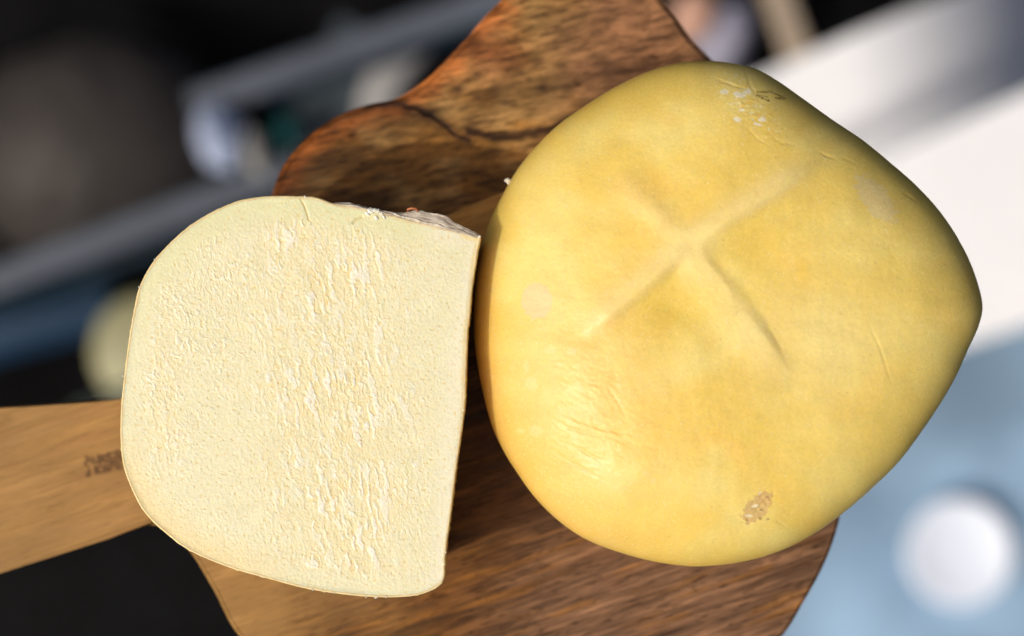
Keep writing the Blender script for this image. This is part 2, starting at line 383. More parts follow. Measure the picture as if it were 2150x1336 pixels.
n1b = fbm(ac / 26, al / 90, 66, 3); p1b = ss(0.06, 0.16, n1b)
n2 = fbm(ac / 7.5, al / 12, 61, 3); p2 = ss(0.07, 0.20, n2)
n3 = fbm(wx / 4.2, wy / 5.6, 62, 2); p3 = ss(0.05, 0.40, n3)
n4 = fbm(ac / 3.6, al / 6.5, 63, 2)
PT = 0.3 + 0.7 * ss(-0.12, 0.22, fbm(px / 75, py / 110, 68, 2))
PT2 = 0.35 + 0.65 * ss(-0.1, 0.3, fbm(px / 60, py / 60, 67, 2))
hgt = rim * (0.34 * M1 * PT * p1 + 0.12 * M1 * p1b + 0.36 * M2 * p2 * PT2 + 0.17 * np.maximum(M2, 0.3) * p3) + (0.03 + 0.03 * M2 * rim) * n4 * ss(4, 25, de)
hgt += 0.5 * fbm(px / 220, py / 220, 64, 2) + 0.10 * fbm(px / 50, py / 70, 65, 2) * rim
# flakes lifting with a sharp lip: steps along isolines of a slanted field
stp = (ac / 34 + 1.1 * fbm(ac / 40, al / 70, 70, 3)); fr = stp - np.floor(stp)
hgt += rim * M1 * 0.07 * (fr * ss(1.0, 0.93, fr)) * ss(0.0, 0.25, fbm(ac / 60, al / 90, 71, 2))
dcr, _ = segd(px, py, [(628, 412), (638, 430), (645, 448), (648, 462)]); hgt -= 0.5 * (1 - ss(0.5, 3, dcr))
d2, _ = segd(px, py, [(742, 468), (750, 460), (760, 456)]); hgt -= 0.7 * (1 - ss(1, 5, d2))
pits = ss(0.50, 0.62, perlin(px / 7, py / 8, 75)); hgt -= 0.16 * pits * ss(20, 60, de)
hgt += 0.03 * fbm(ac / 4, al / 320, 88, 2)
hz = ZF + (hgt - 0.2) * 0.0006 * ss(0, 14, de)
x, y = P(px, py, ZF)
low = np.clip(rim * (0.6 * M1 * (1 - p1) + 0.25 * (1 - p2)), 0, 1)
c = np.tile(np.array((0.815, 0.79, 0.525)), (len(px), 1))
c = over(c, (0.88, 0.87, 0.74), np.clip(rim * (0.95 * M1 * PT * p1 + 0.6 * M2 * p2 * PT2 + 0.35 * p3), 0, 1))
c = over(c, (0.85, 0.73, 0.37), low * 0.5)  # lows painted warmer to tint the shade between flakes
band = lambda n_, a_, b_: ss(a_ - 0.05, a_, n_) * ss(b_ + 0.02, b_ - 0.03, n_)
c = over(c, (0.86, 0.63, 0.20), np.clip(rim * M1 * PT * band(n1 + 0.12 * (M1 - 0.7), 0.015, 0.085), 0, 1) * 0.6 + np.clip(rim * M2 * band(n2, 0.03, 0.12), 0, 1) * 0.22)  # orange painted along flake edges for their warm shaded side
c = over(c, (0.76, 0.76, 0.44), (1 - ss(12, 85, de)) * ss(850, 500, py) * 0.75)                 # greener rim at the top
c = over(c, (0.90, 0.72, 0.36), (1 - ss(5, 80, de)) * ss(850, 1050, py) * ss(700, 420, px) * 0.75)  # warm rim lower left
c = over(c, (0.86, 0.82, 0.60), (1 - ss(18, 70, de)) * ss(860, 930, px) * 0.9)                # paler rim on the right
c = over(c, (0.82, 0.60, 0.20), (1 - ss(3, 16 + 10 * ss(620, 520, py), de + 3 * fbm(px / 30, py / 30, 77, 2))) * ss(960, 975, px) * 0.75)
c = over(c, (0.78, 0.62, 0.22), pits * 0.6)
c = over(c, (0.75, 0.50, 0.14), (1 - ss(0.6, 2.6, np.minimum(dcr, d2))) * 0.55)
c = over(c, (0.80, 0.60, 0.22), (1 - ss(1, 6 + 9 * ss(-0.2, 0.4, fbm(th * 9, 0 * th, 89, 3)), de)) * 0.6)
c *= (1 + 0.05 * fbm(px / 35, py / 35, 78, 3))[:, None]
V = np.stack([x, y, hz], 1); b = border(NH); m = len(b)
# the paste goes a few millimetres down inside the rind
L = np.stack([x[b], y[b]], 1); VV = [V, np.column_stack([L, np.full(m, ZF - 0.00001)]), np.column_stack([L, np.full(m, ZF - 0.004)])]
b2 = np.arange(len(V), len(V) + m); idx = b2 + m; Q = [grid_quads(NH), np.stack([b2, idx, np.roll(idx, -1), np.roll(b2, -1)], 1)[:, ::-1]]
VV = np.concatenate(VV); cc_ = np.concatenate([c, c[b], c[b]])
mesh_obj('cut_face', VV, np.concatenate(Q), M_paste, half, cc_, [idx[::-1]])
# rind wrapped round the sides
th_ = np.linspace(-math.pi, math.pi, 1600, endpoint=False); rr = R(th_)
Lp = np.stack([HC[0] + rr * np.cos(th_), HC[1] + rr * np.sin(th_)], 1)
rgh = 0.9 * fbm(Lp[:, 0] / 9, Lp[:, 1] / 9, 80, 3) + 0.8 * np.maximum(0, perlin(Lp[:, 0] / 14, Lp[:, 1] / 14, 81) - 0.25) * 4
Lx, Ly = P(Lp[:, 0], Lp[:, 1], ZF); Lw = np.stack([Lx, Ly], 1); nor = loop_normals(Lw, 4)
flat = np.clip(ss(0.80, 0.97, nor[:, 0]) + 0.0, 0, 1)                 # flat straight side on the right
rings = [(edge_w * PX * 1.7, 0.0003), (edge_w * PX * 1.1, -0.00002), (edge_w * PX * 0.6, -0.00006), (0.0001, 0.0001), (-0.0001, 0.0012)]
VR = []; TR = []
for k, (ins, dz) in enumerate(rings):
    VR.append(np.column_stack([Lw - nor * (ins - rgh * PX * (0.0 if k < 2 else 0.6))[:, None] if np.ndim(ins) else Lw - nor * (ins - (0 if k < 2 else 0.6) * rgh * PX)[:, None], ZF - dz + 0.00004 * fbm(Lp[:, 0] / 12, Lp[:, 1] / 12, 83, 2)]))
    TR.append(np.tile((0.86, 0.66, 0.33), (1600, 1)) * (1 + 0.25 * fbm(th_ * 14, 0 * th_, 87, 3))[:, None])
nd = 40
for k in range(1, nd + 1):
    d = 0.0012 + (ZF - 0.0014 - 0.0012) * k / nd; q = d / ZF
    ins = (1 - flat) * (0.030 * q ** 2.2 + 0.004 * ss(0.85, 1, np.full(1600, q))) + flat * 0.002 * q ** 2
    bumpy = 0.0005 * fbm(th_ * 18 + 40, np.full(1600, q * 6), 84, 3) + 0.0005 * np.maximum(0, perlin(th_ * 60, np.full(1600, q * 12), 85) - 0.2) * flat
    VR.append(np.column_stack([Lw - nor * (ins - bumpy)[:, None], np.full(1600, ZF - d)]))
    TR.append(np.tile((0.74, 0.44, 0.11), (1600, 1)) * (1 + 0.15 * fbm(th_ * 12, np.full(1600, q * 5), 86, 3))[:, None])
VR = np.concatenate(VR); TR = np.concatenate(TR); QR = []; nr = len(rings) + nd
i = np.arange(1600); j = (i + 1) % 1600
for k in range(nr - 1): QR.append(np.stack([i + k * 1600, i + (k + 1) * 1600, j + (k + 1) * 1600, j + k * 1600], 1)[:, ::-1])
mesh_obj('rind', VR, np.concatenate(QR), M_rind, half, TR, [(i + (nr - 1) * 1600)])

# peeled film along the upper right edge
def film_material():
    m, nt, b = new_mat('peeling_film'); v = mapping(nt)
    nt.links.new(mix(nt, maprange(nt, noise(nt, v, 260, 4), 0.35, 0.65, 0, 1), (0.46, 0.39, 0.30), (0.74, 0.66, 0.52)), b.inputs['Base Color'])
    b.inputs['Specular IOR Level'].default_value = 0.35; b.inputs['Roughness'].default_value = 0.38; b.inputs['Alpha'].default_value = 0.93; b.inputs['IOR'].default_value = 1.5
    bump(nt, b, noise(nt, v, 350, 3), 0.00015); return m
M_film = film_material()
inner = catmull([(700, 429), (760, 438), (820, 452), (880, 468), (940, 483), (1000, 500)], False, 30)
outer = catmull([(702, 425), (730, 425), (775, 436), (820, 444), (850, 446), (876, 441), (905, 447), (935, 452), (955, 466), (985, 481), (1010, 494)], False, 15)
def resamp(p, n):
    d = np.r_[0, np.cumsum(np.hypot(*np.diff(p, axis=0).T))]; t = np.linspace(0, d[-1], n)
    return np.stack([np.interp(t, d, p[:, 0]), np.interp(t, d, p[:, 1])], 1)
na, nb = 260, 18; ia = resamp(inner, na + 1); oa = resamp(outer, na + 1)
V = []
for k in range(nb + 1):
    t = k / nb; q = ia * (1 - t) + oa * t
    q[:, 0] += 1.2 * fbm(q[:, 0] / 9, np.full(na + 1, t * 3), 90, 2) * t; q[:, 1] += 1.5 * fbm(q[:, 0] / 11, np.full(na + 1, t * 3 + 9), 91, 2) * t
    z = ZF + 0.0002 - 0.0016 * t ** 1.5 + 0.0005 * fbm(q[:, 0] / 45, np.full(na + 1, t * 5), 92, 3) + 0.0002 * np.abs(perlin(q[:, 0] / 25, np.full(na + 1, t * 4), 93))
    xx, yy = P(q[:, 0], q[:, 1], ZF); V.append(np.column_stack([xx, yy, z]))
film = mesh_obj('peeling_film', np.concatenate(V), grid_quads(nb, na), M_film, half)
sm = film.modifiers.new('thickness', 'SOLIDIFY'); sm.thickness = 0.00025
# long glossy folds of the film
def tube(name, pts, rad, mat, parent, k=8, tint=None):
    pts = [Vector(p) for p in pts]; V = []; Q = []
    for i_, p in enumerate(pts):
        t = (pts[min(i_ + 1, len(pts) - 1)] - pts[max(i_ - 1, 0)]).normalized(); a = t.orthogonal().normalized(); bb = t.cross(a)
        r_ = rad[i_] if hasattr(rad, '__len__') else rad
        for q in range(k):
            an = 2 * math.pi * q / k; V.append(tuple(p + (a * math.cos(an) + bb * math.sin(an)) * r_))
    for i_ in range(len(pts) - 1):
        for q in range(k): Q.append((i_ * k + q, i_ * k + (q + 1) % k, (i_ + 1) * k + (q + 1) % k, (i_ + 1) * k + q))
    V = np.array(V); n = len(pts)
    return mesh_obj(name, V, Q, mat, parent, None if tint is None else np.tile(tint, (len(V), 1)), [list(range(k))[::-1], [(n - 1) * k + q for q in range(k)]])
for off, (a, b_), rr_, zz in ((-4.5, (0.28, 0.99), 0.00045, 0.0), (-8.5, (0.45, 0.93), 0.00035, -0.0006), (-2.0, (0.02, 0.45), 0.00030, 0.0003)):
    q = ia[int(a * na):int(b_ * na):4]; nq = len(q)
    pts = [(*P(u, w + off + 1.2 * math.sin(k * 0.6), ZF), ZF + zz + 0.0002 * math.sin(k * 1.3)) for k, (u, w) in enumerate(q)]
    tube('film_fold', pts, [rr_ * (0.25 + 0.75 * math.sin(math.pi * k / (nq - 1))) for k in range(nq)], M_film, half)
tube('red_curl', [(*P(a, b_, ZF), ZF - 0.002 + dz) for a, b_, dz in ((853, 447, 0), (856, 440, .0012), (864, 437.5, .002), (872, 438, .002), (878, 443, .001))], 0.0005,
     plain('red_brown_string', (0.42, 0.14, 0.05), 0.5, 0, 0.3, 300), half)
# small crumbs as irregular chips
def chip(name, pxy, z, size, mat, parent, tint, flat_=0.5, seed=0):
    r_ = random.Random(seed); V = []; Q = []
    nl, nm = 5, 8; xx, yy = P(pxy[0], pxy[1], z)
    sx, sy, an = size * r_.uniform(.7, 1.3), size * r_.uniform(.4, .9), r_.uniform(0, 3.1)
    jit = [[r_.uniform(.7, 1.3) for _ in range(nm)] for _ in range(nl)]
    for a in range(nl):
        ph = math.pi * (a + 0.5) / nl
        for q in range(nm):
            t = 2 * math.pi * q / nm; g = jit[a][q]
            ux = sx * math.sin(ph) * math.cos(t) * g; uy = sy * math.sin(ph) * math.sin(t) * g; uz = size * flat_ * math.cos(ph) * g
            V.append((xx + ux * math.cos(an) - uy * math.sin(an), yy + ux * math.sin(an) + uy * math.cos(an), z + uz))
    for a in range(nl - 1):
        for q in range(nm): Q.append((a * nm + q, (a + 1) * nm + q, (a + 1) * nm + (q + 1) % nm, a * nm + (q + 1) % nm))
    return mesh_obj(name, V, Q, mat, parent, np.tile(tint, (len(V), 1)), [list(range(nm)), [(nl - 1) * nm + q for q in range(nm)][::-1]], smooth=False)
for k, (a, b_, sz) in enumerate(((778, 443, 9), (788, 443, 10), (794, 441, 3.5), (806, 456, 4), (790, 458, 4.5), (771, 449, 5), (800, 449, 4), (830, 450, 3.5), (846, 456, 3), (324, 545, 2), (292, 603, 2), (258, 790, 2), (640, 413, 2.5), (1007, 497, 3.5), (768, 1254, 2.5), (790, 1255, 3), (656, 1238, 2.5), (936, 1160, 2.5), (974, 862, 2.5), (700, 1245, 2), (933, 1185, 2.2), (810, 1254, 2.5))):
    chip('cheese_crumb', (a, b_), ZF + 0.0003, sz * PX, M_paste, half, (0.90, 0.88, 0.74), 0.45, 100 + k)

# ------------------------------------------------------------------ the whole cheese
W_out = [(1480, 132), (1530, 137), (1580, 150), (1625, 175), (1680, 213), (1740, 255), (1800, 297), (1862, 348), (1920, 400), (1965, 450), (2005, 510), (2030, 560), (2046, 610), (2052, 650), (2042, 690),
         (2020, 735), (1995, 790), (1960, 850), (1920, 910), (1880, 965), (1830, 1015), (1780, 1060), (1720, 1105), (1650, 1145), (1570, 1172), (1480, 1185), (1400, 1180), (1320, 1163), (1230, 1130),
         (1170, 1090), (1120, 1040), (1075, 975), (1040, 910), (1015, 830), (1000, 750), (995, 680), (998, 600), (1010, 530), (1030, 460), (1055, 410), (1085, 360), (1120, 315), (1170, 265), (1230, 222),
         (1300, 180), (1370, 148), (1430, 134)]
WC = (1510, 650); ZC = 0.034; HU = 0.049
whole = thing('whole_cheese', 'whole yellow waxy cheese with a raised cross on top, right of the cut half', 'cheese', (*P(1510, 650, 0), 0.0005))
R = Rfun(W_out, WC); NT = 1040; NP = 380
phi = np.concatenate([np.linspace(0.0015, math.pi / 2, int(NP * 0.8)), np.linspace(math.pi / 2, math.pi * 0.93, NP - int(NP * 0.8) + 1)[1:]])
th_ = np.linspace(-math.pi, math.pi, NT, endpoint=False); PH, TH = np.meshgrid(phi, th_, indexing='ij')
EX = 0.54 + 0.36 * ss(0.2, 1.0, -np.cos(TH - 0.25))
rho = np.sin(PH) ** EX; zc = np.cos(PH)
zt = ZC + HU * np.sign(zc) * np.abs(zc) ** 0.82
zb = ZC + (ZC + 0.004) * np.sign(zc) * np.abs(zc) ** 0.8
Z = np.where(zc >= 0, zt, np.maximum(zb, 0.0008 + 0.0 * zb))
RR = R(TH); ox, oy = P(WC[0] + RR * np.cos(TH), WC[1] + RR * np.sin(TH), ZC); cx, cy = P(*WC, ZC)
# rounder cross-sections near the top than the outline
rmean = np.hypot(ox - cx, oy - cy).mean(); q = rho ** 1.2
rad = np.hypot(ox - cx, oy - cy); rad = rad * q + (0.35 * rmean + 0.65 * rad) * (1 - q)
dxn = (ox - cx) / np.hypot(ox - cx, oy - cy); dyn = (oy - cy) / np.hypot(ox - cx, oy - cy)
k_in = 1.0
X = cx + dxn * rad * rho * k_in; Y = cy + dyn * rad * rho * k_in
px, py = to_px(X, Y, Z)
topm = ss(0.0, 0.35, zc)
Hd = 1.2 * fbm(px / 260, py / 260, 101, 3) + 0.35 * fbm(px / 80, py / 80, 102, 3) + 0.05 * fbm(px / 18, py / 18, 103, 3)      # mm
C0 = (1448, 512)
def arm(p0, p1, amp, s1, s2, fade0=0.0, bend=0.0):
    dx, dy = p1[0] - p0[0], p1[1] - p0[1]; L_ = math.hypot(dx, dy); tx, ty = dx / L_, dy / L_
    a = (px - p0[0]) * tx + (py - p0[1]) * ty; d = -(px - p0[0]) * ty + (py - p0[1]) * tx; d = d + bend * np.sin(np.clip(a / L_, 0, 1) * math.pi)
    env = ss(-48, 12, a) * ss(L_ + 35, L_ * 0.72, a)
    return amp * env * np.where(d < 0, np.exp(-(d / s1) ** 2), np.exp(-(d / s2) ** 2)), d, env
# +d lies to the right of the direction of travel in the picture (y down)
def cross():
    h = 0
    hh, _, _ = arm(C0, (1708, 348), 2.2, 34, 18); h = h + hh ** 3          # NE
    hh, _, _ = arm(C0, (1222, 700), 2.2, 18, 36, 0, 6); h = h + hh ** 3  # SW
    hh, _, _ = arm(C0, (1292, 376), 0.95, 30, 30); h = h + hh ** 3          # NW
    hh, d, e = arm((1468, 536), (1655, 785), 1.3, 16, 56, 0, 5); h = h + hh ** 3      # SE with sharp upper edge
    h = h ** (1 / 3); g = np.exp(-(((px - 1452) / 42) ** 2 + ((py - 520) / 38) ** 2))
    return h * (1 - g) + 1.55 * g
CR = cross() * topm; Hd += CR
# hollows between the arms
Hd -= 2.0 * np.exp(-(((px - 1425) / 100) ** 2 + ((py - 660) / 75) ** 2)) * topm
Hd -= 0.5 * np.exp(-(((px - 1590) / 90) ** 2 + ((py - 520) / 60) ** 2)) * topm
Hd += 0.9 * np.exp(-(((px - 1250) / 110) ** 2 + ((py - 850) / 110) ** 2)) * topm
d, p_ = segd(px + 3 * perlin(px / 20, py / 20, 111), py, [(1530, 560), (1570, 615), (1605, 668), (1640, 735), (1650, 758)])
Hd -= 0.2 * (1 - ss(1.0, 8, d)) * np.sin(np.clip(p_, 0.05, 0.95) * math.pi) * topm
# wrinkles in the lower left
wm = np.exp(-(((px - 1225) / 105) ** 2 + ((py - 895) / 115) ** 2)) + 0.8 * np.exp(-(((px - 1175) / 60) ** 2 + ((py - 1020) / 50) ** 2))
ca, sa = math.cos(math.radians(24)), math.sin(math.radians(24)); al = px * ca + py * sa; ac = -px * sa + py * ca
wv = fbm(px / 60, py / 60, 112, 2) * 12
Hd += wm * (0.25 * (0.5 - np.abs(fbm((al) / 62, (ac + wv) / 11, 113, 3)) * 2) + 0.10 * fbm(px / 9, py / 9, 114, 2) * 1.4)
for pts, am in (([(1158, 878), (1200, 900), (1255, 918)], .35), ([(1205, 882), (1270, 903), (1345, 915)], .35), ([(1150, 942), (1195, 968), (1230, 988), (1265, 1008)], .45),
                ([(1175, 925), (1230, 950), (1290, 990)], .25), ([(1268, 800), (1300, 850), (1318, 885)], .14), ([(1225, 905), (1300, 925), (1390, 945)], .22),
                ([(1820, 672), (1848, 730), (1862, 775), (1872, 805)], .20), ([(1720, 320), (1755, 336)], .30), ([(1765, 330), (1800, 345)], .15), ([(1890, 400), (1925, 425)], .2),
                ([(1500, 165), (1535, 178), (1570, 190)], .3), ([(1555, 255), (1590, 290), (1625, 312)], .15), ([(1600, 270), (1640, 302), (1668, 303), (1675, 292)], .15), ([(1555, 120), (1575, 180), (1605, 225)], .2),
                ([(1625, 1090), (1660, 1112)], .2), ([(1750, 940), (1660, 1040)], .08)):
    d, p_ = segd(px, py + 2 * perlin(px / 16, py / 16, 115), pts); Hd -= am * (1 - ss(0.8, 4.5, d)) * np.sin(np.clip(p_, .08, .92) * math.pi) * topm
# scuffed rough area near the top, scab near the bottom
top_s = np.exp(-(((px - 1575 - 0.7 * (py - 230)) / 45) ** 2 + ((py - 225) / 70) ** 2))
Hd += top_s * 0.24 * ss(0.15, 0.3, fbm(px / 12, py / 8, 120, 3))
scab = np.exp(-(((px - 1592 + 0.55 * (py - 1065)) / 26) ** 2 + ((py - 1065) / 34) ** 2))
Hd += scab * (0.7 * fbm(px / 9, py / 9, 121, 3) - 0.5)
# seam of plastic film at the lower right rim
Z = Z + Hd * 0.001 * np.clip(zc, 0, 1) ** 0.8
nx_ = 0.001 * (Hd - 0) * np.clip(1 - zc, 0, 1) * 0.45 * (zc > -0.1)
X = X + dxn * nx_; Y = Y + dyn * nx_
f = lambda a: a.ravel()
px, py = f(px), f(py)
w1 = fbm(px / 210, py / 160, 130, 3); w2 = fbm(px / 60, py / 50, 131, 3)
base = lerp((0.815, 0.605, 0.130), (0.85, 0.695, 0.215), ss(-0.25, 0.45, w1))
base = over(base, (0.86, 0.55, 0.11), ss(0.1, 0.5, fbm(px / 180, py / 180, 133, 3)) * 0.4)
base = over(base, (0.88, 0.55, 0.16), ss(1500, 1150, px) * ss(450, 900, py) * 0.6)               # warmer wax lower left
base = over(base, (0.84, 0.67, 0.18), ss(1500, 1850, px) * 0.4)         # greener right side
base = over(base, (0.86, 0.72, 0.30), 0.5 * np.exp(-(((px - 1720) / 140) ** 2 + ((py - 720) / 120) ** 2)))
base = over(base, (0.90, 0.78, 0.40), np.clip(f(CR) / 1.6, 0, 1) * 0.42)  # rubbed paler arms; partly stands in for light on the ridges
base = over(base, (0.72, 0.52, 0.06), 0.5 * np.exp(-(((px - 1420) / 100) ** 2 + ((py - 650) / 70) ** 2)) + 0.3 * np.exp(-(((px - 1585) / 80) ** 2 + ((py - 505) / 45) ** 2)))  # hollows painted darker in place of shade beside the ridges
ed = 0.35 * perlin(px / 9, py / 9, 134) + 0.2 * perlin(px / 4, py / 4, 135)
def blob(cx_, cy_, rx, ry, ang=0, e=0.35):
    a = math.radians(ang); u = ((px - cx_) * math.cos(a) + (py - cy_) * math.sin(a)) / rx; v = (-(px - cx_) * math.sin(a) + (py - cy_) * math.cos(a)) / ry
    return 1 - ss(0.93, 1.05, np.hypot(u, v) + e * ed)
base = over(base, (0.80, 0.59, 0.33), blob(1127, 632, 33, 38, 0, .25) * 0.7)
base = over(base, (0.76, 0.63, 0.32), blob(1838, 418, 62, 27, 52, .9) * 0.62)
for cx_, cy_, rx, ry in ((1106, 770, 6, 13), (1116, 806, 13, 15), (1176, 766, 7, 5), (1155, 735, 12, 10), (1200, 738, 12, 9), (1232, 698, 10, 7), (1093, 905, 9, 7), (1125, 905, 14, 12), (1355, 995, 5, 4), (1372, 1010, 6, 6), (1300, 810, 4, 4)):
    base = over(base, (0.86, 0.72, 0.36), blob(cx_, cy_, rx, ry) * 0.32)
base = over(base, (0.88, 0.60, 0.08), 0.5 * np.exp(-(((px - 1685) / 10) ** 2 + ((py - 565) / 26) ** 2)))
base = over(base, (0.88, 0.84, 0.60), f(top_s) * ss(0.26, 0.40, fbm(px / 10, py / 6.5, 136, 2)) * 0.85)
base = over(base, (0.86, 0.58, 0.08), f(top_s) * ss(0.05, 0.4, fbm(px / 25, py / 25, 137, 2)) * 0.6)
base = over(base, (0.87, 0.82, 0.62), np.maximum.reduce([blob(1552, 200, 13, 6, 0, 1.6), blob(1568, 193, 8, 5, 0, 1.6), blob(1548, 251, 8, 5, 20), blob(1598, 252, 7, 5, 0, 1.6), blob(1590, 261, 9, 3, 15), blob(1559, 231, 5, 3, 0, 1.6), blob(1522, 193, 8, 5, 0, 1.6)]) * 0.85)
base = over(base, (0.58, 0.36, 0.16), blob(1590, 1066, 42, 21, -48, .7) * 0.65)
base = over(base, (0.82, 0.74, 0.52), np.maximum.reduce([blob(1585, 1063, 10, 3, -15), blob(1572, 1083, 8, 3, 5), blob(1595, 1036, 4, 2, -50)]) * 0.9)
k = 0
for (a, b_, rr_) in ((1568, 1092, 3), (1596, 1089, 3), (1598, 1071, 3), (1612, 1090, 2.5), (1612, 1045, 3)): k = np.maximum(k, blob(a, b_, rr_, rr_))
base = over(base, (0.34, 0.18, 0.06), k * 0.7)
# ink stamp remnant near the top
ink = 1e9
for sg in ([(1589, 194), (1620, 194), (1648, 208)], [(1589, 195), (1590, 201), (1600, 206), (1614, 213)], [(1594, 201), (1603, 203), (1611, 204)], [(1627, 206), (1637, 208), (1645, 208)]):
    ink = np.minimum(ink, segd(px, py + 1.2 * perlin(px / 5, py / 5, 140), sg)[0])
ik = (1 - ss(0.8, 2.6, ink)) * (0.55 + 0.5 * ss(-0.3, 0.3, perlin(px / 6, py / 6, 141)))
for (a, b_, rr_) in ((1600, 207.5, 2.4), (1613, 212, 2.8), (1637, 207.5, 2.6), (1645, 208, 2.8)): ik = np.maximum(ik, blob(a, b_, rr_, rr_))
base = over(base, (0.20, 0.11, 0.02), np.clip(ik, 0, 1) * 0.8)
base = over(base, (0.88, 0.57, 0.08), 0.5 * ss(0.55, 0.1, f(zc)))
base = np.clip(base * (1 + 0.07 * w2)[:, None], 0, 1)
V = np.stack([f(X), f(Y), f(Z)], 1); i = np.arange(NT); j = (i + 1) % NT; Q = []
for k in range(NP - 1): Q.append(np.stack([i + k * NT, i + (k + 1) * NT, j + (k + 1) * NT, j + k * NT], 1))
Q = np.concatenate(Q)[:, ::-1]
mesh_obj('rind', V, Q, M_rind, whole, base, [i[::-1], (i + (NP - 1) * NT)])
# crumbs and shreds stuck on the upper left flank
for k, (a, b_, sz) in enumerate(((1068, 381, 5), (1072, 386, 4), (1155, 292, 2.6), (1213, 243, 2.4), (1186, 266, 1.8), (1118, 328, 1.8), (1128, 318, 1.5), (1140, 308, 1.5), (1105, 345, 1.6), (1234, 226, 1.4), (1170, 279, 1.3), (1122, 323, 1.3))):
    chip('rind_crumb', (a - 2, b_ - 1.5), ZC + 0.002, sz * PX * 1.7, M_paste, whole, (0.85, 0.76, 0.60), 0.6, 300 + k)

# ------------------------------------------------------------------ the things far below, out of focus
ZG = -2.093
def sheet(name, z, half_, mat, n=2):
    g = np.linspace(-half_, half_, n + 1); x, y = np.meshgrid(g, g)
    return mesh_obj(name, np.stack([x.ravel(), y.ravel(), np.full(x.size, z)], 1), grid_quads(n), mat, None, smooth=False)
fl = sheet('floor', ZG, 12, plain('dark_floor', (0.004, 0.004, 0.0045), 0.8, 0, 0.5, 6)); fl['kind'] = 'structure'
def bar(name, a, b_, wpx, z, hgt_, mat, parent, bev=0.006):
    (x0, y0), (x1, y1) = P(*a, z), P(*b_, z); w = wpx * PX * (CAMZ - z) / D / 2
    t = Vector((x1 - x0, y1 - y0)).normalized(); n = Vector((-t.y, t.x)) * w
    return prism(name, [(x0 - n.x, y0 - n.y), (x1 - n.x, y1 - n.y), (x1 + n.x, y1 + n.y), (x0 + n.x, y0 + n.y)], z - hgt_, z, mat, parent, bev)
def dome(name, c, rx, ry, z0, h, mat, parent=None, n=48, m=14, lump=0.0, seed=0, ang=0, e=1.0):
    cx_, cy_ = P(*c, z0); k = PX * (CAMZ - z0) / D; V = []
    a = np.linspace(0, 2 * math.pi, n, endpoint=False)
    for q in range(m):
        ph = math.pi / 2 * (1 - q / (m - 0.5)); g = 1 + lump * fbm(2 * np.cos(a) + seed, 2 * np.sin(a) + q * 0.3, seed, 3)
        ux = rx * k * math.sin(ph) ** e * np.cos(a) * g; uy = ry * k * math.sin(ph) ** e * np.sin(a) * g
        V.append(np.column_stack([cx_ + ux * math.cos(ang) - uy * math.sin(ang), cy_ + ux * math.sin(ang) + uy * math.cos(ang), z0 + h * math.cos(ph) * g]))
    i_ = np.arange(n); j_ = (i_ + 1) % n
    Q_ = np.concatenate([np.stack([i_ + q * n, j_ + q * n, j_ + (q + 1) * n, i_ + (q + 1) * n], 1) for q in range(m - 1)])
    return mesh_obj(name, np.concatenate(V), Q_, mat, parent, None, [i_[::-1], i_ + (m - 1) * n])
def lathe(name, c, prof, z0, mat, parent=None, n=64):
    """prof: (radius in photo px at z0, height m)"""
    cx_, cy_ = P(*c, z0); k = PX * (CAMZ - z0) / D; a = np.linspace(0, 2 * math.pi, n, endpoint=False)
    V = np.concatenate([np.column_stack([cx_ + r_ * k * np.cos(a), cy_ + r_ * k * np.sin(a), np.full(n, z0 + h)]) for r_, h in prof])
    i_ = np.arange(n); j_ = (i_ + 1) % n; m = len(prof)
    Q_ = np.concatenate([np.stack([i_ + q * n, j_ + q * n, j_ + (q + 1) * n, i_ + (q + 1) * n], 1) for q in range(m - 1)])
    return mesh_obj(name, V, Q_, mat, parent, None, [i_[::-1], i_ + (m - 1) * n])
# steel trestle, upper left
M_steel = plain('dull_grey_steel', (0.088, 0.104, 0.130), 0.5, 0.0, 0.15, 8)
M_navy = plain('dark_navy_edge', (0.006, 0.020, 0.035), 0.5, 0, 0.2, 8)
zt_ = -1.566
tr = thing('steel_trestle', 'dull grey steel trestle frame far below, blurred, left of the acacia board', 'trestle', (*P(350, 400, zt_), ZG))
bar('rail', (-150, 640), (620, 352), 62, zt_, 0.03, M_steel, tr); bar('rail', (400, 218), (1250, -75), 62, zt_, 0.03, M_steel, tr)
bar('rail_lip', (-150, 700), (600, 420), 26, zt_ - 0.012, 0.03, M_navy, tr); bar('rail_lip', (560, 205), (1250, -30), 22, zt_ - 0.012, 0.03, M_navy, tr)
bar('post', (440, 205), (575, 395), 58, zt_ - 0.005, 0.03, M_steel, tr)
for a, b_ in ((-100, 620), (1200, -58)):
    x, y = P(a, b_, zt_); prism('leg', [(x - .012, y - .012), (x + .012, y - .012), (x + .012, y + .012), (x - .012, y + .012)], ZG, zt_ - 0.0305, M_steel, tr)
# crumpled bluish white bag on the post
tag(dome('plastic_bag', (462, 292), 48, 70, zt_ + 0.001, 0.05, plain('bluish_white_plastic', (0.42, 0.50, 0.68), 0.4, 0, 0.25, 20), None, 48, 14, 0.25, 7, 0.3), 'crumpled bluish white plastic bag on the steel trestle post', 'plastic bag')
tag(dome('paper_scrap', (533, 318), 24, 62, zt_ + 0.001, 0.02, plain('grey_paper', (0.28, 0.28, 0.26), 0.6, 0, 0.2, 20), None, 40, 10, 0.2, 9, 0.35), 'long scrap of grey paper beside the bluish white bag on the trestle', 'paper')
